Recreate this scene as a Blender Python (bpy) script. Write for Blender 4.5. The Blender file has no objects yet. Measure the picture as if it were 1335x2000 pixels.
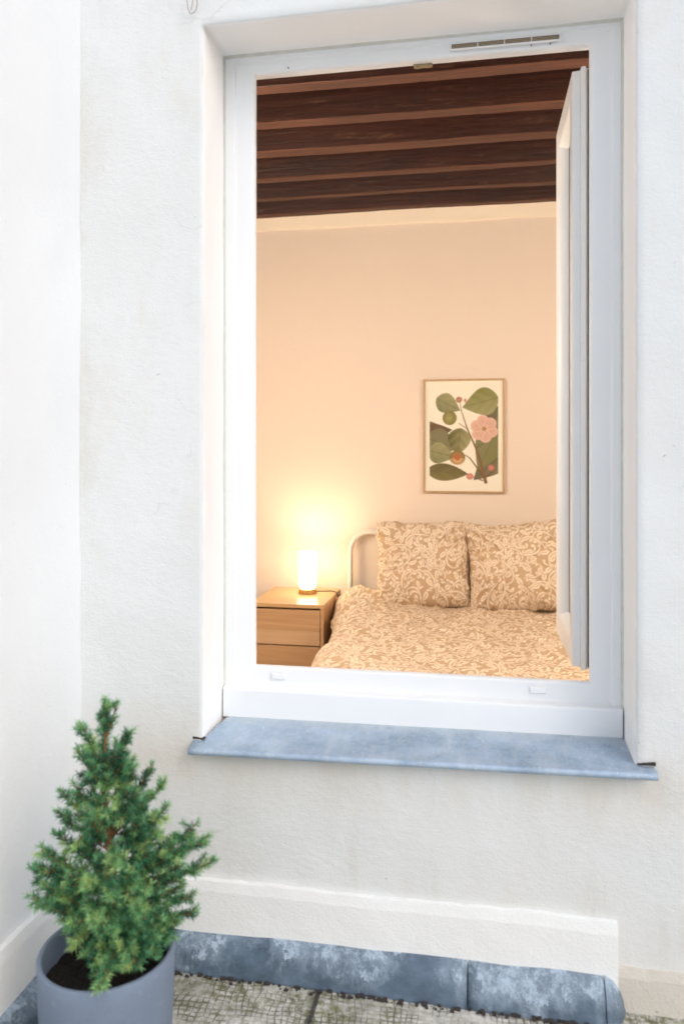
import bpy, bmesh, math, random
import numpy as np
from mathutils import Vector, Matrix, noise
R = math.radians
random.seed(7)
S = bpy.context.scene
COL = S.collection

# ------------------------------------------------------------------ camera, sky, sun, exposure
CZ = 1.225                      # camera height over the terrace
cam_d = bpy.data.cameras.new('camera'); cam = bpy.data.objects.new('camera', cam_d); COL.objects.link(cam)
cam.location = (0, 0, CZ); cam.rotation_euler = (R(90), 0, R(10.31))
cam_d.sensor_fit = 'VERTICAL'; cam_d.sensor_height = 36; cam_d.lens = 26.96; cam_d.shift_y = -0.058
cam_d.clip_start = 0.05; cam_d.clip_end = 500
cam_d.dof.use_dof = True; cam_d.dof.focus_distance = 2.55; cam_d.dof.aperture_fstop = 2.8
S.camera = cam
W = bpy.data.worlds.new('World'); S.world = W; W.use_nodes = True
nt = W.node_tree; bg = nt.nodes['Background']
sky = nt.nodes.new('ShaderNodeTexSky'); sky.sky_type = 'NISHITA'; sky.sun_disc = False
SUN_EL, SUN_AZ = R(40), R(132)       # azimuth clockwise from +Y
sky.sun_elevation = SUN_EL; sky.sun_rotation = SUN_AZ
sky.air_density = 1.0; sky.dust_density = 3.0; sky.ozone_density = 2.5
nt.links.new(sky.outputs[0], bg.inputs[0]); bg.inputs[1].default_value = 0.092
sl = bpy.data.lights.new('sun', 'SUN'); sl.energy = 0.5; sl.angle = R(60); sl.color = (1.0, 0.99, 0.975)
so = bpy.data.objects.new('sun', sl); COL.objects.link(so)
sd = Vector((math.sin(SUN_AZ)*math.cos(SUN_EL), math.cos(SUN_AZ)*math.cos(SUN_EL), math.sin(SUN_EL)))
so.rotation_euler = sd.to_track_quat('Z', 'Y').to_euler(); so.location = sd*10
S.view_settings.view_transform = 'Standard'; S.view_settings.look = 'None'
S.view_settings.exposure = 0.78; S.view_settings.gamma = 1

# ------------------------------------------------------------------ helpers
def srgb(r, g, b):
    f = lambda c: (c/12.92 if c <= .04045 else ((c+.055)/1.055)**2.4)
    return (f(r/255), f(g/255), f(b/255))

class Mat:
    def __init__(s, name, rough=.6, metal=0.0, spec=.5):
        s.m = bpy.data.materials.new(name); s.m.use_nodes = True
        s.t = s.m.node_tree; s.b = s.t.nodes['Principled BSDF']
        s.b.inputs['Roughness'].default_value = rough; s.b.inputs['Metallic'].default_value = metal
        s.b.inputs['Specular IOR Level'].default_value = spec
        s.tc = s.t.nodes.new('ShaderNodeTexCoord')
    def n(s, typ, **k):
        nd = s.t.nodes.new(typ)
        for a, v in k.items(): setattr(nd, a, v)
        return nd
    def l(s, a, b): s.t.links.new(a, b)
    def coord(s, scale=(1,1,1), kind='Object', loc=(0,0,0)):
        mp = s.n('ShaderNodeMapping'); mp.inputs['Scale'].default_value = scale; mp.inputs['Location'].default_value = loc
        s.l(s.tc.outputs[kind], mp.inputs[0]); return mp.outputs[0]
    def noise(s, scale, detail=4, rough=.55, vec=None, dist=0):
        nd = s.n('ShaderNodeTexNoise'); nd.inputs['Scale'].default_value = scale
        nd.inputs['Detail'].default_value = detail; nd.inputs['Roughness'].default_value = rough
        nd.inputs['Distortion'].default_value = dist
        s.l(vec if vec is not None else s.coord(), nd.inputs['Vector']); return nd.outputs['Fac']
    def ramp(s, fac, stops, interp='LINEAR'):
        r = s.n('ShaderNodeValToRGB'); cr = r.color_ramp; cr.interpolation = interp
        while len(cr.elements) < len(stops): cr.elements.new(.5)
        for e, (p, c) in zip(cr.elements, stops):
            e.position = p; e.color = (*c, 1) if len(c) == 3 else c
        s.l(fac, r.inputs[0]); return r.outputs[0]
    def mix(s, fac, a, b, mode='MIX'):
        m = s.n('ShaderNodeMix', data_type='RGBA', blend_type=mode)
        for i, v in ((0, fac), (6, a), (7, b)):
            if isinstance(v, (int, float)): m.inputs[i].default_value = v
            elif isinstance(v, tuple): m.inputs[i].default_value = (*v, 1)
            else: s.l(v, m.inputs[i])
        return m.outputs[2]
    def math(s, op, a, b=0.0):
        m = s.n('ShaderNodeMath', operation=op)
        for i, v in ((0, a), (1, b)):
            if isinstance(v, (int, float)): m.inputs[i].default_value = v
            else: s.l(v, m.inputs[i])
        return m.outputs[0]
    def sep(s):
        x = s.n('ShaderNodeSeparateXYZ'); s.l(s.tc.outputs['Object'], x.inputs[0]); return x.outputs
    def color(s, c):
        if isinstance(c, tuple): s.b.inputs['Base Color'].default_value = (*c, 1)
        else: s.l(c, s.b.inputs['Base Color'])
        return s
    def bump(s, h, dist=.002, strength=1.0, prev=None):
        b = s.n('ShaderNodeBump'); b.inputs['Distance'].default_value = dist; b.inputs['Strength'].default_value = strength
        s.l(h, b.inputs['Height'])
        if prev is not None: s.l(prev, b.inputs['Normal'])
        s.l(b.outputs[0], s.b.inputs['Normal']); return b.outputs[0]

def B(x0): return (x0, x0, x0)

def plaster(name, base, stain, grain=1.0):
    m = Mat(name, .92, spec=.25)
    a = m.ramp(m.noise(1.7, 5, .6), [(.42, B(0)), (.72, B(1))])
    c = m.mix(m.math('MULTIPLY', a, .55), base, stain)
    sp = m.ramp(m.noise(38, 3, .7), [(.70, B(0)), (.78, B(1))])
    gate = m.ramp(m.noise(3.1, 2), [(.50, B(0)), (.60, B(1))])
    c = m.mix(m.math('MULTIPLY', m.math('MULTIPLY', sp, gate), .25), c, tuple(v*.72 for v in stain))
    m.color(c)
    b1 = m.bump(m.noise(170, 3, .6), .0012*grain, 1)
    b2 = m.bump(m.noise(22, 5, .6), .0022*grain, 1, b1)
    pit = m.ramp(m.noise(60, 2, .5, vec=m.coord((1, 1, 1.6), loc=(4, 2, 1))), [(.19, B(0)), (.25, B(1))])
    m.bump(pit, .002*grain, 1, b2)
    return m.m

M = {}
M['facade'] = plaster('facade_plaster', (.76, .765, .755), (.66, .64, .60))
# the facade: a little dirtier low down and beside the sill ends
def facade_mat():
    m = Mat('facade_plaster_old', .92, spec=.25)
    a = m.ramp(m.noise(1.3, 6, .62), [(.40, B(0)), (.70, B(1))])
    c = m.mix(m.math('MULTIPLY', a, .5), (.75, .775, .775), (.70, .705, .68))
    z = m.sep()[2]
    lo = m.ramp(z, [(.0, B(1)), (.62, B(0))])
    n2 = m.ramp(m.noise(2.6, 5, .65), [(.30, B(.35)), (.65, B(1))])
    c = m.mix(m.math('MULTIPLY', m.math('MULTIPLY', lo, n2), .6), c, (.70, .68, .63))
    us = m.math('MULTIPLY', m.ramp(z, [(.34, B(0)), (.47, B(1)), (.50, B(.9)), (.62, B(0))]), m.ramp(m.noise(5, 6, .7, vec=m.coord((1, 1, .3))), [(.38, B(.1)), (.66, B(1))]))
    c = m.mix(m.math('MULTIPLY', us, .7), c, (.62, .56, .46))
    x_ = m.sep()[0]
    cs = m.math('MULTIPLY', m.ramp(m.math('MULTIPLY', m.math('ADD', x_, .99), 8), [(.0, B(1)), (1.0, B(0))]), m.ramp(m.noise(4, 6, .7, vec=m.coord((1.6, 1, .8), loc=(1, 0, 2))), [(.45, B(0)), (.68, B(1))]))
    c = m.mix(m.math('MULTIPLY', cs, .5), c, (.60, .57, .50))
    wv = m.n('ShaderNodeTexVoronoi'); wv.feature = 'DISTANCE_TO_EDGE'; wv.inputs['Scale'].default_value = 2.3
    dn = m.n('ShaderNodeTexNoise'); dn.inputs['Scale'].default_value = 7; dn.inputs['Detail'].default_value = 6; m.l(m.coord(), dn.inputs['Vector'])
    ad = m.n('ShaderNodeVectorMath', operation='MULTIPLY_ADD'); m.l(dn.outputs['Color'], ad.inputs[0]); ad.inputs[1].default_value = (.16, .16, .16); m.l(m.coord(loc=(.3, 0, .2)), ad.inputs[2])
    m.l(ad.outputs[0], wv.inputs['Vector'])
    ck = m.math('MULTIPLY', m.ramp(wv.outputs['Distance'], [(.0015, B(1)), (.006, B(0))]), m.ramp(m.noise(1.9, 3, .6, vec=m.coord(loc=(6, 1, 4))), [(.55, B(0)), (.64, B(1))]))
    c = m.mix(m.math('MULTIPLY', ck, .35), c, (.40, .37, .32))
    rs = m.math('MULTIPLY', m.ramp(m.noise(6, 7, .7, vec=m.coord((1.4, 1, .22), loc=(2, 0, 9))), [(.56, B(0)), (.74, B(1))]), lo)
    c = m.mix(m.math('MULTIPLY', rs, .6), c, (.54, .51, .44))
    # yellowish strip beside the corner and trowelled patches
    pt = m.ramp(m.noise(7, 4, .7, vec=m.coord((1, 1, .45), loc=(3, 0, 0))), [(.55, B(0)), (.75, B(1))])
    c = m.mix(m.math('MULTIPLY', pt, .22), c, (.62, .56, .47))
    sp = m.ramp(m.noise(55, 2, .7), [(.77, B(0)), (.84, B(1))])
    gate = m.ramp(m.noise(4.1, 2), [(.50, B(0)), (.62, B(1))])
    c = m.mix(m.math('MULTIPLY', m.math('MULTIPLY', sp, gate), .22), c, (.36, .34, .30))
    m.color(c)
    b1 = m.bump(m.noise(230, 2, .6), .0009, 1)
    b2 = m.bump(m.noise(24, 6, .62, vec=m.coord((1, 1, 1.7))), .0012, 1, b1)
    gate2 = m.ramp(m.noise(2.4, 4, .6, vec=m.coord(loc=(9, 0, 5))), [(.38, B(.15)), (.62, B(1))])
    b2 = m.bump(m.math('MULTIPLY', m.noise(48, 4, .6, vec=m.coord((1, 1, 1.7))), gate2), .0010, 1, b2)
    pit = m.ramp(m.noise(75, 2, .5, vec=m.coord((1, 1, 1.5), loc=(4, 2, 1))), [(.19, B(0)), (.25, B(1))])
    b3 = m.bump(pit, .0030, 1, b2)
    m.bump(m.noise(3.2, 2, .5), .012, .8, b3)
    return m.m
M['facade'] = facade_mat()
M['reveal'] = plaster('reveal_paint', (.90, .905, .90), (.86, .86, .84), .6)
M['side'] = plaster('side_plaster', (.82, .845, .86), (.775, .785, .79), .8)
M['band'] = plaster('band_plaster', (.86, .87, .86), (.80, .79, .75), .9)
M['cream'] = plaster('cream_plaster', (.66, .62, .55), (.52, .46, .38), 1.2)

def pvc_mat():
    m = Mat('white_pvc', .32, spec=.45)
    a = m.ramp(m.noise(5, 4, .6), [(.35, B(0)), (.75, B(1))])
    m.color(m.mix(m.math('MULTIPLY', a, .25), (.84, .86, .87), (.77, .79, .80)))
    m.bump(m.noise(9, 2), .0006, .5)
    return m.m
M['pvc'] = pvc_mat()
def simple(name, c, rough=.5, metal=0., var=.12, sc=20, bump=0.0, spec=.5):
    m = Mat(name, rough, metal, spec)
    n = m.noise(sc, 4, .6)
    m.color(m.mix(n, tuple(v*(1-var) for v in c), tuple(min(1, v*(1+var)) for v in c)))
    if bump: m.bump(n, bump, 1)
    return m.m
M['seal'] = simple('sealant', (.62, .62, .56), .7, var=.2, sc=30)
M['rubber'] = simple('black_gasket', (.03, .03, .03), .6)
M['steel'] = simple('steel', (.30, .26, .17), .35, .8)
M['gravel'] = simple('gap_dark', (.045, .036, .03), .9, sc=120, var=.5, bump=.003)
def grille_mat():
    m = Mat('vent_mesh', .8)
    f = m.math('FRACT', m.math('MULTIPLY', m.sep()[2], 260)); g_ = m.math('FRACT', m.math('MULTIPLY', m.sep()[0], 190))
    m.color(m.mix(m.math('MAXIMUM', m.ramp(f, [(.5, B(0)), (.6, B(1))]), m.ramp(g_, [(.7, B(0)), (.8, B(.6))])), (.05, .04, .03), (.42, .33, .22)))
    return m.m
M['grille'] = grille_mat()
def glass_mat():
    m = Mat('window_glass', .02, spec=.5)
    m.b.inputs['Transmission Weight'].default_value = 1; m.b.inputs['IOR'].default_value = 1.45
    m.color((.93, .96, .95)); return m.m
M['glass'] = glass_mat()

def zinc_sill():
    m = Mat('zinc_sill', .62, .35, .5)
    n = m.noise(9, 6, .7); n2 = m.noise(60, 3, .6)
    c = m.mix(m.ramp(n, [(.3, B(0)), (.7, B(1))]), (.24, .345, .47), (.50, .62, .76))
    c = m.mix(m.math('MULTIPLY', m.ramp(n2, [(.4, B(0)), (.7, B(1))]), .35), c, (.50, .56, .63))
    # limewash splashes at the back, next to the frame
    y = m.sep()[1]
    back = m.ramp(m.math('ADD', m.math('MULTIPLY', y, 1.0), m.math('MULTIPLY', m.noise(28, 4, .7), .10)),
                  [(.135, B(0)), (.215, B(1))])
    c = m.mix(m.math('MULTIPLY', back, .7), c, (.60, .63, .60))
    dr = m.ramp(m.noise(7, 7, .75, vec=m.coord((5, .8, 1))), [(.50, B(0)), (.66, B(1))])
    c = m.mix(m.math('MULTIPLY', dr, .35), c, (.58, .63, .67))
    dk = m.ramp(m.noise(13, 6, .75, vec=m.coord(loc=(4, 4, 0))), [(.55, B(0)), (.72, B(1))])
    c = m.mix(m.math('MULTIPLY', dk, .4), c, (.16, .23, .31))
    sp = m.ramp(m.noise(140, 2, .5), [(.66, B(0)), (.70, B(1))])
    c = m.mix(m.math('MULTIPLY', sp, .6), c, (.74, .76, .76))
    m.color(c)
    m.bump(m.noise(45, 4, .6), .0012, 1)
    return m.m
M['zinc'] = zinc_sill()
def lead_mat():
    m = Mat('old_painted_zinc', .42, .2, .5)
    n = m.noise(7, 6, .7, vec=m.coord((1, 1, 2)))
    metal = m.mix(m.ramp(n, [(.35, B(0)), (.65, B(1))]), (.050, .078, .112), (.135, .19, .25))
    z = m.sep()[2]
    zz = m.math('ADD', m.math('MULTIPLY', z, 8.5), m.math('MULTIPLY', m.noise(4.2, 9, .74, vec=m.coord((1, 1, .7), loc=(.55, 0, 0))), 3.4))
    paint = m.ramp(zz, [(1.10, B(0)), (1.14, B(1))]) if False else m.ramp(m.math('MULTIPLY', zz, .25), [(.530, B(0)), (.545, B(1))])
    streak = m.ramp(m.noise(40, 5, .8, vec=m.coord((1, 1, .25))), [(.40, B(.15)), (.58, B(1))])
    wash = m.math('MULTIPLY', m.ramp(m.math('MULTIPLY', zz, .25), [(.46, B(0)), (.53, B(.42))]), m.ramp(m.noise(26, 6, .8, vec=m.coord((1, 1, .12), loc=(3, 0, 0))), [(.35, B(.1)), (.62, B(1))]))
    pf = m.math('MAXIMUM', m.math('MULTIPLY', paint, streak), wash)
    m.color(m.mix(pf, metal, (.42, .52, .62)))
    r = m.mix(pf, B(.38), B(.8)); m.l(r, m.b.inputs['Roughness'])
    m.bump(m.math('ADD', pf, m.noise(30, 4, .6)), .0015, 1)
    return m.m
M['lead'] = lead_mat()

def terrace_mat():
    m = Mat('terrace_slab', .6, spec=.5)
    base = m.ramp(m.noise(5.5, 6, .65), [(.30, (.36, .345, .30)), (.52, (.60, .58, .53)), (.70, (.78, .76, .71))])
    co = m.coord()
    wob = m.n('ShaderNodeTexNoise'); wob.inputs['Scale'].default_value = 9; wob.inputs['Detail'].default_value = 3
    m.l(co, wob.inputs['Vector'])
    add = m.n('ShaderNodeVectorMath', operation='MULTIPLY_ADD')
    m.l(wob.outputs['Color'], add.inputs[0]); add.inputs[1].default_value = (.045, .045, 0); m.l(co, add.inputs[2])
    sp = m.n('ShaderNodeSeparateXYZ'); m.l(add.outputs[0], sp.inputs[0])
    def lines(v, pitch, w):
        f = m.math('FRACT', m.math('DIVIDE', v, pitch)); d = m.math('ABSOLUTE', m.math('SUBTRACT', f, .5))
        return m.ramp(d, [(.5-w*1.6, B(0)), (.5-w*.6, B(1))])
    gx = lines(sp.outputs[0], .0140, .085); gy = lines(sp.outputs[1], .0140, .085)
    g = m.math('MAXIMUM', gx, gy)
    g = m.math('MULTIPLY', g, m.ramp(m.noise(14, 4, .7), [(.38, B(.05)), (.60, B(1))]))
    moss = m.ramp(m.noise(3.3, 5, .7, vec=m.coord(loc=(1.35, .2, 0))), [(.40, B(0)), (.58, B(1))])
    big = m.ramp(m.noise(2.2, 6, .75, vec=m.coord(loc=(5, 3, 0))), [(.42, B(.75)), (.62, B(1.15))])
    base = m.mix(1.0, base, big, 'MULTIPLY')
    mosscol = m.mix(m.noise(25, 3), (.07, .075, .015), (.17, .17, .05))
    linecol = m.mix(moss, (.13, .115, .09), (.055, .06, .015))
    c = m.mix(m.math('MULTIPLY', g, .85), base, linecol)
    mf = m.math('MULTIPLY', moss, m.ramp(m.noise(45, 4, .7), [(.42, B(0)), (.58, B(.85))]))
    c = m.mix(mf, c, mosscol)
    dirt = m.ramp(m.noise(70, 2, .6), [(.66, B(0)), (.72, B(1))])
    c = m.mix(m.math('MULTIPLY', dirt, .7), c, (.07, .045, .03))
    # slab joint lines
    sx = m.sep()
    fj = m.math('ABSOLUTE', m.math('SUBTRACT', m.math('ADD', sx[0], m.math('MULTIPLY', m.noise(12), .012)), -.360))
    j = m.ramp(fj, [(.003, B(1)), (.006, B(0))])
    fj2 = m.math('ABSOLUTE', m.math('SUBTRACT', sx[0], .64)); j2 = m.ramp(fj2, [(.003, B(1)), (.006, B(0))])
    fj3 = m.math('ABSOLUTE', m.math('SUBTRACT', sx[1], .9)); j3 = m.ramp(fj3, [(.003, B(1)), (.006, B(0))])
    J = m.math('MAXIMUM', m.math('MAXIMUM', j, j2), j3)
    c = m.mix(J, c, (.035, .03, .025))
    m.color(c)
    wet = m.ramp(m.noise(6, 5, .7, vec=m.coord(loc=(7, 0, 0))), [(.45, B(.62)), (.65, B(.22))])
    m.l(wet, m.b.inputs['Roughness'])
    h = m.math('SUBTRACT', m.noise(40, 5, .7), m.math('ADD', m.math('MULTIPLY', g, .5), m.math('MULTIPLY', J, 2)))
    m.bump(h, .004, 1)
    return m.m
M['terrace'] = terrace_mat()

def wood(name, c1, c2, axis='X', scale=1.0, rough=.45, streak=(.35, .65), bump=.0008, extra=None):
    m = Mat(name, rough)
    sc = {'X': (.6, 9, 9), 'Y': (9, .6, 9), 'Z': (9, 9, .6)}[axis]
    v = m.coord(tuple(a*scale for a in sc))
    n = m.noise(2.2, 8, .68, vec=v, dist=1.6)
    c = m.mix(m.ramp(n, [(streak[0], B(0)), (streak[1], B(1))]), c1, c2)
    if extra: c = extra(m, c)
    m.color(c); m.bump(m.noise(6, 6, .7, vec=v), bump, 1)
    return m.m
def beam_extra(m, c):
    k = m.ramp(m.noise(38, 2, .5), [(.71, B(0)), (.75, B(1))])
    c = m.mix(k, c, (.012, .006, .004))
    pale = m.ramp(m.noise(3.0, 7, .75, vec=m.coord((1.5, 6, 10), loc=(2.4, 0, 3))), [(.58, B(0)), (.74, B(1))])  # pale worn grain, also a sheen painted into the beam colour
    return m.mix(m.math('MULTIPLY', pale, .7), c, (.20, .095, .04))
M['beam'] = wood('stained_oak_beam', (.024, .0066, .0036), (.052, .0150, .0074), 'X', .8, .5, bump=.004, extra=beam_extra)
M['beam_low'] = wood('lamplit_underside_oak', (.060, .020, .011), (.115, .038, .020), 'X', 1.1, .6, bump=.004, streak=(.38, .66),  # paler copy of the beam oak: lamplight put into the underside colour
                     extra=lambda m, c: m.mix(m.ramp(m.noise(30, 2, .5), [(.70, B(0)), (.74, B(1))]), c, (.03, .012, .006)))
M['birch'] = wood('birch_veneer', (.50, .285, .135), (.60, .37, .19), 'X', .8, .42, bump=.0002)
M['birch_top'] = wood('birch_veneer_top', (.56, .34, .15), (.64, .41, .20), 'X', .8, .32, bump=.0002)
M['birch_pale'] = wood('birch_veneer_pale', (.58, .37, .20), (.66, .44, .25), 'X', .8, .42, bump=.0002)
M['frame_oak'] = wood('pale_oak', (.46, .28, .13), (.56, .36, .18), 'Z', 1, .4)

def room_mat(name, c, var=.02):
    m = Mat(name, .85, spec=.3)
    n = m.noise(2.5, 4)
    m.color(m.mix(n, tuple(v*(1-var) for v in c), tuple(v*(1+var) for v in c)))
    m.bump(m.noise(60, 5, .7), .0009, 1)
    return m.m
M['room'] = room_mat('peach_white_wall', (.80, .69, .585))
M['cornice'] = room_mat('cornice_plaster', (.80, .72, .60))
M['roomfloor'] = wood('room_floor', (.25, .14, .07), (.36, .22, .12), 'Y', 1, .4)
M['white_metal'] = simple('cream_white_metal', (.80, .76, .68), .35, var=.04)
M['soil'] = simple('potting_soil', (.012, .008, .006), .95, sc=70, var=.7, bump=.012)
def pot_mat():
    m = Mat('grey_blue_fibre_cement', .7, spec=.4)
    n = m.noise(7, 5, .65); n2 = m.ramp(m.noise(60, 3, .6), [(.6, B(0)), (.72, B(1))])
    c = m.mix(n, (.155, .20, .275), (.21, .26, .34))
    c = m.mix(m.math('MULTIPLY', n2, .3), c, (.36, .40, .46))
    sc_ = m.ramp(m.noise(5, 8, .8, vec=m.coord((1, 1, .35))), [(.58, B(0)), (.72, B(.5))]); c = m.mix(sc_, c, (.105, .13, .17))
    m.color(c)
    m.bump(m.noise(25, 4), .0015, 1); return m.m
M['pot'] = pot_mat()
M['bark'] = simple('spruce_bark', (.34, .15, .055), .85, sc=90, var=.5, bump=.001)
def needle_mat():
    m = Mat('spruce_needles', .5, spec=.35)
    at = m.n('ShaderNodeAttribute'); at.attribute_name = 'tone'
    c = m.ramp(at.outputs['Fac'], [(0, (.015, .060, .038)), (.35, (.052, .21, .11)), (.66, (.19, .46, .20)), (1, (.46, .66, .25))])
    m.color(c)
    tr = m.n('ShaderNodeBsdfTranslucent'); m.l(c, tr.inputs[0])
    mx = m.n('ShaderNodeMixShader'); mx.inputs[0].default_value = .25
    out = m.t.nodes['Material Output']; m.l(m.b.outputs[0], mx.inputs[1]); m.l(tr.outputs[0], mx.inputs[2]); m.l(mx.outputs[0], out.inputs[0])
    return m.m
M['needle'] = needle_mat()
def attr_mat(name, rough, weave=0., wr=0.0):
    m = Mat(name, rough, spec=.25)
    at = m.n('ShaderNodeAttribute'); at.attribute_name = 'print'
    m.color(at.outputs['Color'])
    p = None
    if weave: p = m.bump(m.noise(400, 2), .0004, 1)
    if wr: m.bump(m.noise(11, 5, .6, dist=.8), wr, 1, p)
    return m.m
M['fabric'] = attr_mat('printed_cotton', .9, 1, .010)
M['poster'] = attr_mat('printed_paper', .5)
def emis(name, col, st):
    m = Mat(name, .5); m.b.inputs['Base Color'].default_value = (.9, .88, .8, 1)
    m.b.inputs['Emission Color'].default_value = (*col, 1); m.b.inputs['Emission Strength'].default_value = st
    return m.m
M['shade'] = emis('lit_glass_shade', (1.0, .79, .50), 9.5)
M['shade2'] = emis('fill_ceiling_glow', (1.0, .68, .40), 90)  # glow for an added ceiling fill lamp, not used below
M['cord'] = simple('black_cord', (.02, .018, .015), .5)
M['brass'] = simple('brushed_brass_base', (.60, .42, .18), .3, .9)

class G:
    """small mesh collector"""
    def __init__(s): s.v = []; s.f = []
    def box(s, x0, x1, y0, y1, z0, z1):
        k = len(s.v)
        s.v += [(x, y, z) for z in (z0, z1) for y in (y0, y1) for x in (x0, x1)]
        for a in ((0,2,3,1), (4,5,7,6), (0,1,5,4), (2,6,7,3), (0,4,6,2), (1,3,7,5)):
            s.f.append(tuple(k+i for i in a))
        return s
    def tube(s, pts, r, n=8, cap=True):
        pts = [Vector(p) for p in pts]; rr = r if isinstance(r, (list, tuple)) else [r]*len(pts)
        k0 = len(s.v); prev = None
        for i, p in enumerate(pts):
            d = (pts[min(i+1, len(pts)-1)] - pts[max(i-1, 0)]).normalized()
            if prev is None:
                up = Vector((0, 0, 1)) if abs(d.z) < .9 else Vector((1, 0, 0)); a = d.cross(up).normalized()
            else: a = (prev - d*prev.dot(d)).normalized()
            prev = a; b = d.cross(a)
            for j in range(n):
                t = 2*math.pi*j/n; s.v.append(tuple(p + (a*math.cos(t) + b*math.sin(t))*rr[i]))
        for i in range(len(pts)-1):
            for j in range(n):
                j2 = (j+1) % n; s.f.append((k0+i*n+j, k0+i*n+j2, k0+(i+1)*n+j2, k0+(i+1)*n+j))
        if cap:
            s.f.append(tuple(k0+j for j in reversed(range(n)))); s.f.append(tuple(k0+(len(pts)-1)*n+j for j in range(n)))
        return s
    def lathe(s, prof, cx=0, cy=0, n=64):
        k = len(s.v)
        for r, z in prof:
            for j in range(n):
                t = 2*math.pi*j/n; s.v.append((cx+r*math.cos(t), cy+r*math.sin(t), z))
        for i in range(len(prof)-1):
            for j in range(n):
                j2 = (j+1) % n; s.f.append((k+i*n+j, k+i*n+j2, k+(i+1)*n+j2, k+(i+1)*n+j))
        return s
    def sweep(s, rect, prof):
        """rect: x0,x1,z0,z1; prof: closed list of (d, y) d = inset from the rectangle, (optionally a top/bottom scale)"""
        x0, x1, z0, z1 = rect; n = len(prof); k = len(s.v)
        for (cx, cz, sx, sz) in ((x0, z0, 1, 1), (x1, z0, -1, 1), (x1, z1, -1, -1), (x0, z1, 1, -1)):
            for p in prof:
                d, y = p[0], p[1]; dz = p[2] if len(p) > 2 and sz < 0 else d
                s.v.append((cx+sx*d, y, cz+sz*dz))
        for c in range(4):
            c2 = (c+1) % 4
            for j in range(n):
                j2 = (j+1) % n
                s.f.append((k+c*n+j, k+c*n+j2, k+c2*n+j2, k+c2*n+j))
        return s
    def extrude_x(s, prof, x0, x1, n=1, wob=0.0):
        """prof: closed list of (y,z)"""
        m = len(prof); k = len(s.v)
        for i in range(n+1):
            x = x0+(x1-x0)*i/n
            for j, (y, z) in enumerate(prof):
                w = noise.noise(Vector((x*6, j*.35, 3.1)))*wob
                s.v.append((x, y+w, z+w*.8))
        for i in range(n):
            for j in range(m):
                j2 = (j+1) % m; s.f.append((k+i*m+j, k+(i+1)*m+j, k+(i+1)*m+j2, k+i*m+j2))
        s.f.append(tuple(k+j for j in range(m))); s.f.append(tuple(k+n*m+j for j in reversed(range(m))))
        return s

def link(name, g, mat, parent=None, smooth=False, bevel=0.0, loc=None, rot=None, segs=2, recalc=True):
    me = bpy.data.meshes.new(name); me.from_pydata(g.v, [], g.f); me.update()
    if recalc:
        bm = bmesh.new(); bm.from_mesh(me); bmesh.ops.recalc_face_normals(bm, faces=bm.faces); bm.to_mesh(me); bm.free()
    if smooth: me.polygons.foreach_set('use_smooth', [True]*len(me.polygons))
    me.materials.append(M[mat] if isinstance(mat, str) else mat)
    o = bpy.data.objects.new(name, me); COL.objects.link(o)
    if parent: o.parent = parent
    if loc: o.location = loc
    if rot: o.rotation_euler = rot
    if bevel:
        b = o.modifiers.new('bevel', 'BEVEL'); b.width = bevel; b.segments = segs; b.limit_method = 'ANGLE'; b.angle_limit = R(40)
        me.polygons.foreach_set('use_smooth', [True]*len(me.polygons))
        w = o.modifiers.new('wn', 'WEIGHTED_NORMAL'); w.keep_sharp = True
    return o
def tag(o, label=None, cat=None, group=None, kind=None):
    if label: o['label'] = label
    if cat: o['category'] = cat
    if group: o['group'] = group
    if kind: o['kind'] = kind
    return o
def empty(name, loc, rz=0):
    o = bpy.data.objects.new(name, None); o.empty_display_size = .1; COL.objects.link(o)
    o.location = loc; o.rotation_euler = (0, 0, rz); return o
def rnd(a, b): return random.uniform(a, b)

# ------------------------------------------------------------------ key measures (metres; y = into the building)
YW = 1.775                     # outer face of the facade
YI = 1.985                     # inner face of the facade wall
HX0, HX1, HZ0, HZ1 = -.667, .333, .508, 2.265     # window hole
XL = -.988                     # face of the side wall
YB = 4.40                      # back wall of the bedroom
RX0, RX1 = -1.75, 1.85         # bedroom side walls
FL = -.105                     # bedroom floor
BZ = 2.612                     # underside of the ceiling beams

# ------------------------------------------------------------------ setting: ground
g = G(); nx, ny = 120, 120
g = G().box(-14, 14, -14, 14, -.62, -.60)
tag(link('ground', g, simple('courtyard_ground', (.5, .5, .48), .9, sc=3)), kind='structure')
tag(link('courtyard', G().box(-14, 14, -14, .56, -.6, -.008), simple('bounce_paving', (.80, .82, .81), .9, sc=3, var=.06)), kind='structure')  # unseen paving added pale to bounce light up onto wall and soffit
g = G()
xs = np.concatenate([np.linspace(-1.05, .7, 90), np.linspace(.75, 4.0, 20)])
ys = np.concatenate([np.linspace(.55, .8, 6), np.linspace(.85, 1.80, 60)])
for y in ys:
    for x in xs: g.v.append((x, y, .004*noise.noise(Vector((x*5, y*5, 0))) + .0025*noise.noise(Vector((x*21, y*21, 5)))))
for j in range(len(ys)-1):
    for i in range(len(xs)-1):
        a = j*len(xs)+i; g.f.append((a, a+1, a+1+len(xs), a+len(xs)))
tag(link('terrace', g, 'terrace', smooth=True), kind='structure')

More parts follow.
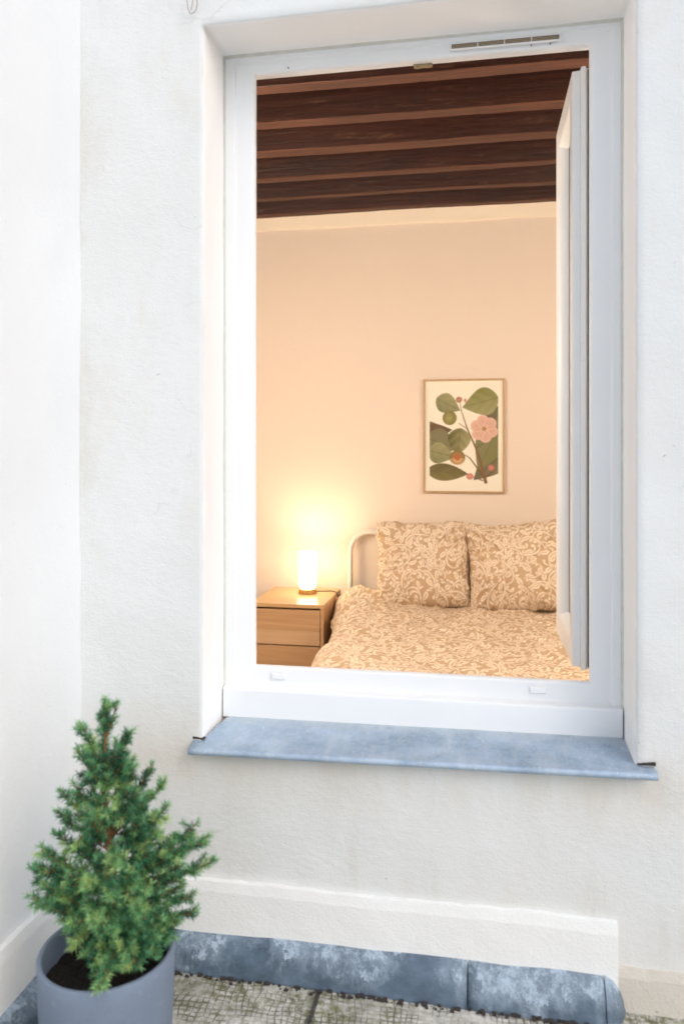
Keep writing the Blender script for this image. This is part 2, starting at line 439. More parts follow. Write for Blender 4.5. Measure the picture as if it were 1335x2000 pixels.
# ------------------------------------------------------------------ facade with its window hole
def wall_noise(x, z, k=0.0):
    return .006*noise.noise(Vector((x*2.1, z*2.1, k))) + .0022*noise.noise(Vector((x*9, z*9, k+4)))
def build_facade():
    e = .006
    def lines(a, b, st): return list(np.arange(a, b, st))
    xs = sorted(set([round(v, 4) for v in lines(XL-.25, HX0-e, .02)+[HX0-e, HX0]+lines(HX0+.02, HX1-.005, .02)+[HX1, HX1+e]+lines(HX1+.022, .75, .02)+lines(.8, 3.6, .2)]))
    zs = sorted(set([round(v, 4) for v in lines(-.6, HZ0-e, .02)+[HZ0-e, HZ0]+lines(HZ0+.02, HZ1-.005, .02)+[HZ1, HZ1+e]+lines(HZ1+.022, 2.6, .02)+lines(2.7, 4.6, .2)]))
    g = G(); idx = {}
    def fr(x, z):
        y = YW + wall_noise(x, z)
        dx = dz = 0
        on = (HX0 <= x <= HX1) and (HZ0 <= z <= HZ1)
        if on:   # arris ring: knocked in and a little ragged
            j = noise.noise(Vector((x*30, z*30, 9)))*.0022 + noise.noise(Vector((x*90, z*90, 2)))*.0012
            y += .004

            if x == HX0: dx = -.001+j
            if x == HX1: dx = .001+j
            if z == HZ0: dz = -.001+j
            if z == HZ1: dz = .001+j*.6
        return (x+dx, y, z+dz)
    def vid(x, z):
        if (x, z) not in idx: idx[(x, z)] = len(g.v); g.v.append(fr(x, z))
        return idx[(x, z)]
    for i in range(len(xs)-1):
        for j in range(len(zs)-1):
            if xs[i] >= HX0 and xs[i+1] <= HX1 and zs[j] >= HZ0 and zs[j+1] <= HZ1: continue
            g.f.append((vid(xs[i], zs[j]), vid(xs[i+1], zs[j]), vid(xs[i+1], zs[j+1]), vid(xs[i], zs[j+1])))
    ix = [x for x in xs if HX0 <= x <= HX1]; iz = [z for z in zs if HZ0 <= z <= HZ1]
    loop = [(x, HZ0) for x in ix] + [(HX1, z) for z in iz[1:]] + [(x, HZ1) for x in reversed(ix[:-1])] + [(HX0, z) for z in reversed(iz[1:-1])]
    prev = [vid(*p) for p in loop]; g.n_front = len(g.f)
    for y in [YW+.010] + list(np.linspace(YW+.03, YI, 9)):
        cur = []
        for (x, z) in loop:
            w = noise.noise(Vector((x*5+y*14, z*5, y*9)))*.0018
            dx = w*(1 if x == HX0 else 0) - w*(1 if x == HX1 else 0)
            dz = w*(1 if z == HZ0 else 0) - w*(1 if z == HZ1 else 0)
            cur.append(len(g.v)); g.v.append((x+dx, y, z+dz))
        n = len(loop)
        for k in range(n): g.f.append((prev[k], cur[k], cur[(k+1) % n], prev[(k+1) % n]))
        prev = cur
    g.n_rev = len(g.f)
    # inner skin round the hole
    k = len(g.v)
    ox0, ox1, oz0, oz1 = xs[0], xs[-1], zs[0], zs[-1]
    for (x, z) in ((HX0, HZ0), (HX1, HZ0), (HX1, HZ1), (HX0, HZ1), (ox0, oz0), (ox1, oz0), (ox1, oz1), (ox0, oz1)): g.v.append((x, YI, z))
    for a in range(4):
        b = (a+1) % 4; g.f.append((k+a, k+4+a, k+4+b, k+b))
    # outer rim
    g.v += [(ox0, YW, oz0), (ox1, YW, oz0), (ox1, YW, oz1), (ox0, YW, oz1)]
    for a in range(4):
        b = (a+1) % 4; g.f.append((k+4+a, k+8+a, k+8+b, k+4+b))
    return g
fw = empty('facade_wall', (0, YW, 0)); tag(fw, 'white plastered house wall with the window set deep in it', 'wall')
gf = build_facade(); o = link('wall_surface', gf, 'facade', smooth=True); o.data.materials.append(M['reveal'])
for i in range(gf.n_front, gf.n_rev): o.data.polygons[i].material_index = 1
o.parent = fw; o.matrix_parent_inverse = Matrix.Translation((0, -YW, 0))

def under(o, p):
    o.parent = p; o.matrix_parent_inverse = Matrix.Translation(-Vector(p.location)) if abs(p.rotation_euler.z) < 1e-6 else (Matrix.Translation(p.location) @ Matrix.Rotation(p.rotation_euler.z, 4, 'Z')).inverted()
    return o

# white plinth band low on the facade, ragged top edge
def slab_sheet(x0, x1, zb, zt, depth, step=.015, amp=.003, seed=0., topf=None, y0=YW):
    g = G(); n = int((x1-x0)/step)+1; rows = 7
    for i in range(n+1):
        x = x0+(x1-x0)*i/n
        t = zt + noise.noise(Vector((x*4, seed, 0)))*amp*2 + noise.noise(Vector((x*30, seed, 0)))*amp
        b = zb + noise.noise(Vector((x*2.3, seed+5, 0)))*.012
        if topf: t += topf(x)
        g.v.append((x, y0+.03, t))
        for r in range(rows):
            z = t+(b-t)*r/(rows-1)
            y = y0-depth + wall_noise(x, z, 2+seed) + (.004 if r == 0 else 0)
            g.v.append((x, y, z))
        g.v.append((x, y0+.03, b))
    m = rows+2
    for i in range(n):
        for r in range(m-1): g.f.append((i*m+r, (i+1)*m+r, (i+1)*m+r+1, i*m+r+1))
    for e in (0, n): g.f.append(tuple(e*m+r for r in range(m)))
    return g
PB = .192; PT = .070
o = link('plinth_band', slab_sheet(XL+.002, .294, PT-.02, PB, .016, amp=.0022, seed=1.3), 'band', smooth=False, bevel=0); under(o, fw)
o['label'] = 'smoother whiter plinth band with a ragged top edge'
o = link('plinth_foot', slab_sheet(.2935, 3.5, -.02, .093, .013, amp=.004, seed=8.), 'cream'); under(o, fw)
o['label'] = 'dirty cream plaster foot on the right'

# side wall on the left
def build_side():
    g = G(); ys = list(np.arange(-4.0, .8, .2)) + list(np.arange(.8, YW+.03, .025)); zs = list(np.arange(-.6, 2.6, .04)) + list(np.arange(2.6, 4.7, .3))
    for y in ys:
        for z in zs: g.v.append((XL + wall_noise(y, z, 7.7)*1.3, y, z))
    m = len(zs)
    for i in range(len(ys)-1):
        for j in range(m-1): g.f.append((i*m+j, (i+1)*m+j, (i+1)*m+j+1, i*m+j+1))
    k = len(g.v); n = len(ys)-1
    for (y, z) in ((ys[0], zs[0]), (ys[-1], zs[0]), (ys[-1], zs[-1]), (ys[0], zs[-1])): g.v.append((XL-.3, y, z))
    c = [0, n*m, n*m+m-1, m-1]
    for a in range(4):
        b = (a+1) % 4; g.f.append((c[a], c[b], k+b, k+a))
    g.f.append((k, k+1, k+2, k+3))
    return g
sw = empty('side_wall', (XL, 0, 0)); tag(sw, 'bright white courtyard wall meeting the window wall at the left corner', 'wall')
under(link('wall_surface', build_side(), 'side', smooth=True), sw)
# its plinth: built like the facade's and turned
def turned(g):
    # x along -> -y direction ; y depth -> x
    g.v = [(XL + (YW - y), YW - (x - XL), z) for (x, y, z) in g.v]; return g
o = link('plinth_band', turned(slab_sheet(XL+.012, 4.5, PT-.02, PB+.002, .018, amp=.004, seed=21., step=.02)), 'band'); under(o, sw)

# ------------------------------------------------------------------ zinc flashing at the wall foot
def flash_prof(s=1.0):
    y = YW-.012; p = [(y+.03, .082), (y, .080)]
    for k in range(9):
        a = k/8*R(90); ch = k/8; p.append((y-.006-.046*(math.sin(a)*.55+ch*.45)*s, .006+.066*(math.cos(a)*.55+(1-ch)*.45)))
    p += [(y-.055*s, .001), (y-.055*s, -.02), (y+.03, -.02)]
    return p
def flashing(x0, x1, n=30): return G().extrude_x(flash_prof(), x0, x1, n, .0035)
XS = -.031
o = link('zinc_flashing', flashing(XL+.05, XS-.0015), 'lead', smooth=False, bevel=.0)
tag(o, 'long dark zinc flashing with flaking pale paint at the foot of the window wall', 'flashing', 'zinc flashing lengths at the wall foot')
o2 = link('zinc_flashing', flashing(XS+.0015, .262, 12), 'lead')
tag(o2, 'short right-hand zinc flashing piece past the vertical seam, ending at a mitred corner', 'flashing', 'zinc flashing lengths at the wall foot')
# mitred end return
ge = G(); pr = flash_prof(); m = len(pr)
for i in range(7):
    a = i/6; 
    for (y, z) in pr:
        d = (YW+.018)-y
        ang = a*R(80)
        ge.v.append((.264+math.sin(ang)*d*.58, (YW+.018)-math.cos(ang)*d, z+.001))
for i in range(6):
    for j in range(m):
        j2 = (j+1) % m; ge.f.append((i*m+j, (i+1)*m+j, (i+1)*m+j2, i*m+j2))
ge.f.append(tuple(range(m))); ge.f.append(tuple(6*m+j for j in range(m)))
link('end_return', ge, 'lead', parent=o2)
sl_ = G().box(XS-.004, XS+.004, 0, 0, 0, 0)
o3 = link('zinc_flashing', turned(flashing(XL+.005, 4.5, 60)), 'lead')
tag(o3, 'dark zinc flashing along the foot of the left side wall behind the plant pot', 'flashing', 'zinc flashing lengths at the wall foot')
for oo in (o, o2, o3):
    for p in oo.data.polygons: p.use_smooth = abs(p.normal.x) < .9 or oo is o3

# dirt line where flashing meets the slabs
g = G()
for i in range(200):
    x = rnd(XL+.1, .33); y = YW-.068 - abs(random.gauss(0, .006)); s_ = rnd(.001, .004); 
    g.box(x-s_, x+s_*1.4, y-s_, y+s_, .001, .001+s_*1.2)
tag(link('debris', g, 'gravel'), kind='stuff')

# ------------------------------------------------------------------ zinc sill
def build_sill():
    # local frame: x along, y depth from facade face (object sits at YW), slightly twisted: left end lower
    g = G(); n = 46; X0, X1 = -.690, .372
    def zoff(x): return -.002 + (x-X0)/(X1-X0)*.0
    for i in range(n+1):
        x = X0+(X1-X0)*i/n
        inside = HX0+.002 < x < HX1-.002
        yb = (.165 if inside else .004)
        t = (x-X0)/(X1-X0)
        lift = -.008*(1-t) + .010*t
        w = noise.noise(Vector((x*5, 1, 2)))*.0012
        zb = .545 if inside else .531
        row = [(yb, zb-.004+lift*.4), (yb, zb+lift*.4)]
        for k in range(1, 6):
            q = k/5; yy = yb+(-.028-yb)*q; row.append((yy, (zb+lift*.4)+((.525+lift)-(zb+lift*.4))*q + w))
        for a in range(9):   # rolled nose
            an = R(90)+a/8*R(250); row.append((-.031+.0080*math.cos(an), .5172+lift+.0080*math.sin(an)+w))
        row += [(-.026, .5205+lift), (min(yb-.001, .0), .523+lift)]
        for (yy, z) in row: g.v.append((x, yy, z))
    m = len(row)
    for i in range(n):
        for j in range(m):
            j2 = (j+1) % m; g.f.append((i*m+j, (i+1)*m+j, (i+1)*m+j2, i*m+j2))
    g.f.append(tuple(range(m))); g.f.append(tuple(n*m+j for j in range(m)))
    return g
sill = link('window_sill', build_sill(), 'zinc', smooth=True, loc=(0, YW, 0))
tag(sill, 'blue-grey sloping zinc sill with a rolled front edge below the window', 'window sill')
# ragged dark gaps above the sill ears
g = G()
for (xa, xb, zt, th) in ((-.691, -.662, .5285, .0050), (.374, .336, .5395, .0060)):
    k0 = len(g.v); n = 12
    for k in range(n+1):
        t = k/n; x = xa+(xb-xa)*t; h_ = th*(1-t)**.8*(1+.35*noise.noise(Vector((x*160, 1, 1))))+.0012
        g.v += [(x, .010, zt), (x, -.0035, zt), (x, -.0035-.001*math.sin(k), zt+h_), (x, .010, zt+h_)]
    for k in range(n):
        for j in range(4):
            j2 = (j+1) % 4; g.f.append((k0+k*4+j, k0+k*4+4+j, k0+k*4+4+j2, k0+k*4+j2))
    g.f.append((k0, k0+1, k0+2, k0+3)); g.f.append(tuple(k0+n*4+j for j in range(4)))
link('gap', g, 'gravel', parent=sill)
sill.children[0]['label'] = 'dark crumbling gap in the plaster over both sill ends'

# ------------------------------------------------------------------ window
win = empty('window', (-.165, 1.93, .530)); tag(win, 'white plastic two-casement window opened into the room', 'window')
FR = (HX0+.003, HX1+.003, .587, HZ1-.003)
prof = [(0, 1.932, 0), (.026, 1.932, .012), (.029, 1.939, .014), (.033, 1.940, .016), (.068, 1.944, .036),
        (.074, 1.947, .040), (.077, 1.953, .042), (.077, 1.963, .042), (.060, 1.968, .030), (.058, 2.006, .026), (0, 2.006, 0)]
under(link('frame', G().sweep(FR, prof), 'pvc', bevel=.0016), win)
# bottom fascia profile
fp = [(1.912, .537), (1.912, .606), (1.9135, .611), (1.918, .614), (1.946, .617), (1.985, .617), (1.985, .537)]
under(link('lower_fascia', G().extrude_x(fp, HX0+.004, HX1-.003, 1), 'pvc', bevel=.0015), win)
# sealant bead
sb = [(.0, 1.9315), (.0045, 1.9315), (.001, 1.926), (-.0015, 1.922), (-.0015, 1.9315)]
under(link('sealant', G().sweep((HX0+.001, HX1-.001, .606, HZ1-.001), [(d-.001, y) for d, y in sb]), 'seal'), win)
# drainage caps
for cx in (-.520, .136):
    gg = G(); k = len(gg.v)
    pc = [(1.9425, .634), (1.9355, .634), (1.9345, .637), (1.9345, .6465), (1.9365, .650), (1.9425, .650)]
    under(link('drainage_cap', G().extrude_x(pc, cx-.0185, cx+.0185, 1), 'pvc', bevel=.0012), win)
# trickle vent
vg = under(link('vent_grille', G().sweep((-.078, .190, 2.2300, 2.2490), [(0, 1.9395), (0, 1.9325), (.0035, 1.9325), (.0045, 1.9395)]), 'pvc', bevel=.0008), win)
o = link('vent_mesh', G().box(-.074, .186, 1.9345, 1.9395, 2.2340, 2.2450), 'grille'); o.parent = vg
g = G()
for x in (-.010, .055, .120): g.box(x-.001, x+.001, 1.9320, 1.9343, 2.2340, 2.2450)
o = link('divider', g, 'pvc'); o.parent = vg
# small screws & strike plate on the head
for x in (-.495, .165, .120):
    g = G(); g.tube([(x, 1.9455, 2.2280), (x, 1.939, 2.2280)], .0018, 10); under(link('screw', g, 'steel'), win)
g = G().box(-.172, -.124, 1.9655, 1.984, 2.2165, 2.2200).box(-.166, -.156, 1.9645, 1.976, 2.2115, 2.2165).box(-.140, -.130, 1.9645, 1.976, 2.2115, 2.2165)
under(link('strike_plate', g, 'steel', bevel=.0006), win)

def casement(parent, sgn, loc, rz, w=.425):
    """local: x = width from the hinge, outer face y=0, thickness towards sgn*y"""
    Z0, Z1 = .668, 2.212
    p = [(.010, 0), (.062, 0), (.070, .006), (.076, .016), (.079, .026), (.079, .031), (.074, .032), (.074, .050), (.062, .068), (.004, .070), (0, .066),
         (0, .052), (.006, .050), (.006, .034), (.002, .032), (.002, .022), (.009, .019)]
    g = G().sweep((0, w, Z0, Z1), [(d, sgn*y) for d, y in p])
    fr = link('casement', g, 'pvc', bevel=.0012)
    fr.parent = parent; fr.matrix_parent_inverse = Matrix.Translation(-Vector(parent.location))
    fr.location = loc; fr.rotation_euler = (0, 0, rz)
    gl = link('glass_pane', G().box(.072, w-.072, min(sgn*.034, sgn*.048), max(sgn*.034, sgn*.048), Z0+.072, Z1-.072), 'glass'); gl.parent = fr
    gk = link('gasket', G().sweep((.0765, w-.0765, Z0+.0765, Z1-.0765), [(0, sgn*.0312), (.004, sgn*.0315), (.004, sgn*.0338), (0, sgn*.0338)]), 'rubber'); gk.parent = fr
    for k_, (xa_, ya_) in enumerate(((.0030, .037), (.0062, .020))):
        sg_ = link('edge_seal', G().box(xa_, xa_+.0032, min(sgn*ya_, sgn*(ya_+.003)), max(sgn*ya_, sgn*(ya_+.003)), Z0+.01, Z1-.01), 'rubber'); sg_.parent = fr
    return fr
cr = casement(win, -1, (.228, 2.030, 0), R(90.3)); cr['label'] = 'right casement folded straight back into the room'
cl = casement(win, 1, (-.6085, 2.032, 0), R(122)); cl['label'] = 'left casement swung back out of sight, only its edge showing'
# handle on the room side of the left casement
g = G().box(.372, .402, .0701, .079, 1.42, 1.55).tube([(.387, .079, 1.50), (.387, .115, 1.50), (.387, .12, 1.49), (.387, .12, 1.38)], .008, 8)
h = link('handle', g, 'pvc', parent=cl, bevel=.001)

# hanging wire at the top left of the facade
def facade_pt(px, py, y):
    u = (px-667.5)/1498; v = (884-py)/1498; c, s = math.cos(R(10.31)), math.sin(R(10.31))
    d = (u*c-s, u*s+c); return Vector((d[0]/d[1]*y, y, CZ+v/d[1]*y))
pts = [(362, -60), (364, -20), (366, 8), (370, 24), (376, 26), (383, 18), (385, 2), (380, -14), (376, 5), (373, 22)]
P = []
ctrl = [facade_pt(a, b, YW-.012-.003*k % .01) for k, (a, b) in enumerate(pts)]
for i in range(len(ctrl)-1):
    p0, p1, p2, p3 = ctrl[max(i-1, 0)], ctrl[i], ctrl[i+1], ctrl[min(i+2, len(ctrl)-1)]
    for k in range(5):
        t = k/5; P.append(.5*((2*p1)+(p2-p0)*t+(2*p0-5*p1+4*p2-p3)*t*t+(3*p1-p0-3*p2+p3)*t**3))
tag(link('wire', G().tube(P, .0011, 6), simple('pale_wire', (.42, .32, .30), .6), smooth=True), 'thin looped wire hanging on the wall above the window corner', 'wire')

# ------------------------------------------------------------------ bedroom shell
def wall_thing(name, g, mat, label, **k):
    o = link(name, g, mat, **k); tag(o, label, 'wall'); return o
g = G(); nx_, nz_ = 60, 40
bw = wall_thing('bedroom_wall', G().box(RX0-.1, RX1+.1, YB, YB+.1, FL-.1, 3.0), 'room', 'peach-tinted bedroom wall behind the bed, carrying the framed print')
cg = G()
n = 60
for i in range(n+1):
    x = RX0+(RX1-RX0)*i/n; w = noise.noise(Vector((x*3, 0, 0)))*.006; w2 = noise.noise(Vector((x*4, 9, 0)))*.004
    cg.v += [(x, YB, BZ-.075+w), (x, YB-.016, BZ-.068+w), (x, YB-.022, BZ-.03), (x, YB-.035, BZ-.010+w2), (x, YB-.045, BZ+.02), (x, YB, BZ+.02)]
for i in range(n):
    for j in range(5): cg.f.append((i*6+j, (i+1)*6+j, (i+1)*6+j+1, i*6+j+1))
link('cornice', cg, 'cornice', parent=bw, smooth=True)
wall_thing('bedroom_wall', G().box(RX0-.1, RX0, YI+.001, YB-.001, FL-.1, 3.0), 'room', 'bedroom wall left of the nightstand, hidden by the window frame')
wall_thing('bedroom_wall', G().box(RX1, RX1+.1, YI+.001, YB-.001, FL-.1, 3.0), 'room', 'bedroom wall beyond the open right casement')
tag(link('bedroom_floor', G().box(RX0-.1, RX1+.1, YI+.001, YB+.1, FL-.12, FL), 'roomfloor'), kind='structure')
tag(link('bedroom_ceiling', G().box(RX0-.1, RX1+.1, YI+.001, YB+.1, BZ+.17, BZ+.30), 'beam'), kind='structure')
# beams: measured spacing, hand-hewn, undersides coloured paler for the lamplight on them
beams = [(2.20, .08), (2.50, .08), (2.845, .068), (3.160, .070), (3.460, .080), (3.790, .062), (4.075, .050), (4.345, .070)]
where = ['first ceiling beam inside, hidden above the window head', 'second ceiling beam inside, hidden above the window head',
         'nearest visible dark ceiling beam, cut by the top of the window', 'second dark ceiling beam down from the window head',
         'third dark ceiling beam down, in the middle of the ceiling', 'fourth dark ceiling beam down, with a paler patch of wear and painted sheen at the right',
         'fifth dark ceiling beam down, narrow underside', 'last dark ceiling beam lying against the back wall']
for k, (yc, wd) in enumerate(beams):
    g = G(); n = 70; skew = .022
    for i in range(n+1):
        x = RX0+(RX1-RX0)*i/n
        q = lambda s, f=3.0, a=.007: noise.noise(Vector((x*f*.6, s+k*3.7, 1)))*a*.8 + noise.noise(Vector((x*f*5, s+k*3.7, 7)))*a*.30
        y0 = yc-wd/2+q(0)+skew*(x+.1)*.35; y1 = yc+wd/2+q(5)+skew*(x+.1)*.35
        if k == 7: y1 = YB-.02
        z = BZ+q(11, 2.0, .006) + (.0 if k < 7 else -.004)
        g.v += [(x, y0, z+.003), (x, y0+.005, z), (x, y1-.005, z), (x, y1, z+.003), (x, y1-.004, BZ+.175), (x, y0-.012, BZ+.175), (x, y0-.010+q(17)*.8, z+.09)]
    for i in range(n):
        for j in range(7):
            j2 = (j+1) % 7; g.f.append((i*7+j, (i+1)*7+j, (i+1)*7+j2, i*7+j2))
    g.f.append(tuple(range(7))); g.f.append(tuple(n*7+j for j in range(7)))
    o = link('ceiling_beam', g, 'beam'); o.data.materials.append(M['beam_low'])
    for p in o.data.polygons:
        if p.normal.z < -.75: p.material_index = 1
    tag(o, where[k], 'ceiling beam', 'dark ceiling beams of the bedroom')

# ------------------------------------------------------------------ printed cotton pattern
def make_tile(N=400, seed=5):
    rg = random.Random(seed)
    base = np.array(srgb(200, 172, 140)); cream = np.array(srgb(243, 229, 209)); line = np.array(srgb(180, 148, 116)); mid = np.array(srgb(212, 184, 152))
    T = np.tile(base, (N, N, 1)).astype(float); occ = np.zeros((N, N))
    def stamp(x, y, r, c, a=1.0, o=False):
        R_ = int(r)+2; X = np.arange(int(x)-R_, int(x)+R_+1); Y = np.arange(int(y)-R_, int(y)+R_+1)
        gx, gy = np.meshgrid(X, Y); m = np.clip(r+.5-np.hypot(gx-x, gy-y), 0, 1)[..., None]*a
        iy, ix = np.mod(gy, N), np.mod(gx, N)
        T[iy, ix] = T[iy, ix]*(1-m)+c*m
        if o: occ[iy, ix] = np.maximum(occ[iy, ix], m[..., 0])
    def free(st, lim=.12):
        return sum(occ[int(y) % N, int(x) % N] > .5 for x, y, r in st) < lim*len(st)
    def motif(st):
        for (x, y, r) in st: stamp(x, y, r+2.0, base); stamp(x, y, r+.9, line, .5)
        for (x, y, r) in st: stamp(x, y, r, cream, 1, True)
        n = len(st)
        for k, (x, y, r) in enumerate(st):
            if r > 3.6 and .12*n < k < .8*n: stamp(x, y, r*.26, mid)
    def path(x, y, a, L, w, k0, k1, pw, sh):
        st = []; n = int(L/.9)
        for k in range(n):
            t = k/n; a += (k0+(k1-k0)*t**pw)*.9/L
            x += math.cos(a)*.9; y += math.sin(a)*.9
            st.append((x, y, max(.9, w*sh(t)), a))
        return st
    stem = lambda t: (.35+.65*math.sin(math.pi*t)**.8)
    tear = lambda t: (math.sin(math.pi*min(1, t)**1.7)**.85)
    hook = lambda t: (.25+.75*t**1.3) if t < .82 else (1-(t-.82)*1.6)
    def spray(x, y, a, sc, fl):
        L = 150*sc
        c = path(x, y, a, L, 2.7*sc, fl*.6, fl*9.5, 2.0, stem)
        parts = [[p[:3] for p in c] + [(c[-1][0], c[-1][1], 6.4*sc)]]
        for i, t in enumerate((.08, .20, .33, .46, .60)):
            p = c[int(t*len(c))]; s_ = -fl if i % 2 == 0 else fl
            q = rg.uniform(.45, 1.0)
            if rg.random() < .55:
                lf = path(p[0], p[1], p[3]+s_*q, rg.uniform(34, 54)*sc, rg.uniform(6.5, 9.0)*sc, s_*.2, -s_*2.2, 1.2, tear)
            else:
                lf = path(p[0], p[1], p[3]+s_*q, rg.uniform(34, 52)*sc, rg.uniform(4.6, 6.2)*sc, s_*.4, s_*5.4, 1.5, hook)
            parts.append([u[:3] for u in lf])
            lf = path(p[0], p[1], p[3]+s_*(q+.6), rg.uniform(16, 26)*sc, rg.uniform(3.2, 4.6)*sc, 0, s_*1.5, 1, tear)
            parts.append([u[:3] for u in lf])
        return parts
    for sc, tries, lim in ((1.0, 260, .10), (.8, 260, .12), (.6, 260, .12)):
        for k in range(tries):
            x, y = rg.uniform(0, N), rg.uniform(0, N)
            P = spray(x, y, rg.uniform(0, 6.28), sc, rg.choice((-1, 1)))
            if not free(P[0], lim): continue
            for s_ in P[1:]:
                if free(s_, .35): motif(s_)
            motif(P[0])
    for k in range(900):
        x, y = rg.uniform(0, N), rg.uniform(0, N); a = rg.uniform(0, 6.28)
        sh = rg.choice((tear, hook)); f_ = rg.choice((-1, 1))
        st = [u[:3] for u in path(x, y, a, rg.uniform(18, 34), rg.uniform(3.0, 5.4), f_*.3, f_*rg.uniform(1.5, 5), 1.3, sh)]
        big = [(u[0], u[1], u[2]) for u in st]
        if free(big, .02) and free([(u[0]+3, u[1], 0) for u in st], .06) and free([(u[0]-3, u[1], 0) for u in st], .06) and free([(u[0], u[1]+3, 0) for u in st], .06): motif(st)
    return T
TILE = make_tile(); TS = .56      # metres per tile
def sample(u, v):
    N = TILE.shape[0]; x = np.mod(u/TS*N, N); y = np.mod(v/TS*N, N)
    x0 = np.floor(x).astype(int) % N; y0 = np.floor(y).astype(int) % N; fx = (x-np.floor(x))[:, None]; fy = (y-np.floor(y))[:, None]
    x1 = (x0+1) % N; y1 = (y0+1) % N
    return (TILE[y0, x0]*(1-fx)+TILE[y0, x1]*fx)*(1-fy)+(TILE[y1, x0]*(1-fx)+TILE[y1, x1]*fx)*fy
def paint(o, cols):
    at = o.data.color_attributes.new('print', 'FLOAT_COLOR', 'POINT')
    a = np.ones((len(cols), 4), dtype=np.float32); a[:, :3] = cols; at.data.foreach_set('color', a.ravel())

# ------------------------------------------------------------------ bed
BX, BT = -.02, .425            # bed centre, top of the duvet
bed = empty('bed', (BX, 3.36, FL)); tag(bed, 'white tubular metal double bed against the back wall', 'bed')
hb = []
hx0, hx1, hy, ht, r_ = -.742, .702, 4.345, .772, .115
for k in range(11):
    a = R(180)-k/10*R(90); hb.append((hx0+r_+r_*math.cos(a), hy, ht-r_+r_*math.sin(a)))
hb = [(hx0, hy, FL+.01)] + hb + [(hx1-r_+r_*math.cos(R(90)-k/10*R(90)), hy, ht-r_+r_*math.sin(R(90)-k/10*R(90))) for k in range(11)] + [(hx1, hy, FL+.01)]
hbo = link('headboard', G().tube(hb, .0145, 14), 'white_metal', smooth=True); under(hbo, bed)
for (p, q) in (((-.600, ht-.012), (-.50, .58)), ((.56, ht-.012), (.46, .58)), ((-.5, .58), (-.32, ht-.012)), ((.46, .58), (.28, ht-.012)), ((-.14, ht-.012), (.02, .52)), ((.14, ht-.012), (-.02, .52))):
    under(link('headboard_rod', G().tube([(p[0], hy, p[1]), (q[0], hy, q[1])], .004, 8), 'white_metal', smooth=True), bed)
under(link('headboard_rail', G().tube([(hx0, hy, .30), (hx1, hy, .30)], .010, 10), 'white_metal', smooth=True), bed)
under(link('mattress', G().box(-.585, .66, 2.42, 4.32, .17, .36), simple('mattress_cloth', (.75, .72, .66), .9), bevel=.03), bed)
under(link('bed_frame', G().box(-.72, -.69, 2.40, 4.33, .09, .165).box(.65, .68, 2.40, 4.33, .09, .165).box(-.69, .65, 2.40, 2.43, .09, .165).box(-.69, .65, 4.30, 4.33, .09, .165).box(-.69, .65, 2.43, 4.30, .14, .165), 'white_metal', bevel=.004), bed)
for (x, y) in ((-.705, 2.415), (.665, 2.415)):
    under(link('leg', G().tube([(x, y, FL), (x, y, .09)], .014, 12), 'white_metal', smooth=True), bed)

def build_duvet():
    NU, NV = 420, 430
    Y0, Y1 = 2.36, 4.22; SU = 2.05; RAD = .085
    V = np.zeros((NV, NU, 3)); U = np.zeros((NV, NU, 2))
    for j in range(NV):
        y = Y0+(Y1-Y0)*j/(NV-1)
        f = max(0, min(1, (y-2.75)/1.45))
        hl = .640+.078*f**1.2; hr = .70
        for i in range(NU):
            s = (i/(NU-1)-.5)*SU
            hw = hl if s < 0 else hr; a = abs(s); sg = -1 if s < 0 else 1
            flat = hw-RAD
            if a < flat: x = a; z = 0.; nx_, nz_ = 0., 1.
            elif a < flat+RAD*math.pi/2:
                t = (a-flat)/RAD; x = flat+RAD*math.sin(t); z = -RAD*(1-math.cos(t)); nx_, nz_ = math.sin(t), math.cos(t)
            else:
                d = a-flat-RAD*math.pi/2; x = hw+.015*math.sin(y*17)*min(1, d*6); z = -RAD-d; nx_, nz_ = 1., 0.
            z = max(z, -.36)
            # ends droop
            end = max(0, (Y0+.10-y)/.10); z -= .09*end**2
            # puffiness & wrinkles
            P = Vector((s*1.0, y, 0))
            puff = .016*noise.noise(P*3.1) + .009*noise.noise(P*7.3+Vector((3, 1, 0)))
            wr = noise.noise(Vector((s*9+y*3, y*4.0-s*2, 2.2))); wr = (1-abs(wr))**5*.020
            we = max(0, (y-3.55)/.6); 
            wr2 = (1-abs(noise.noise(Vector((s*6-y*1.4, y*15+s*9, 8)))))**3*.034*we*min(1, max(0, (a-.36)/.25))
            bul = .034*math.exp(-((s+.62)/.17)**2)*max(0, min(1, (y-3.6)/.45))
            dsp = puff+wr*.8+wr2+bul
            V[j, i] = (BX+sg*(x+nx_*dsp), y, BT-.012+z+nz_*dsp)
            U[j, i] = (s, y)
    g = G(); g.v = [tuple(p) for p in V.reshape(-1, 3)]
    g.f = [(j*NU+i, j*NU+i+1, (j+1)*NU+i+1, (j+1)*NU+i) for j in range(NV-1) for i in range(NU-1)]
    return g, U.reshape(-1, 2)
g, uv = build_duvet()
dv = link('duvet', g, 'fabric', smooth=True, recalc=False)
paint(dv, sample(uv[:, 0]+.11, uv[:, 1]))
tag(dv, 'tan duvet with cream scrolling leaf print spread over the bed', 'duvet')

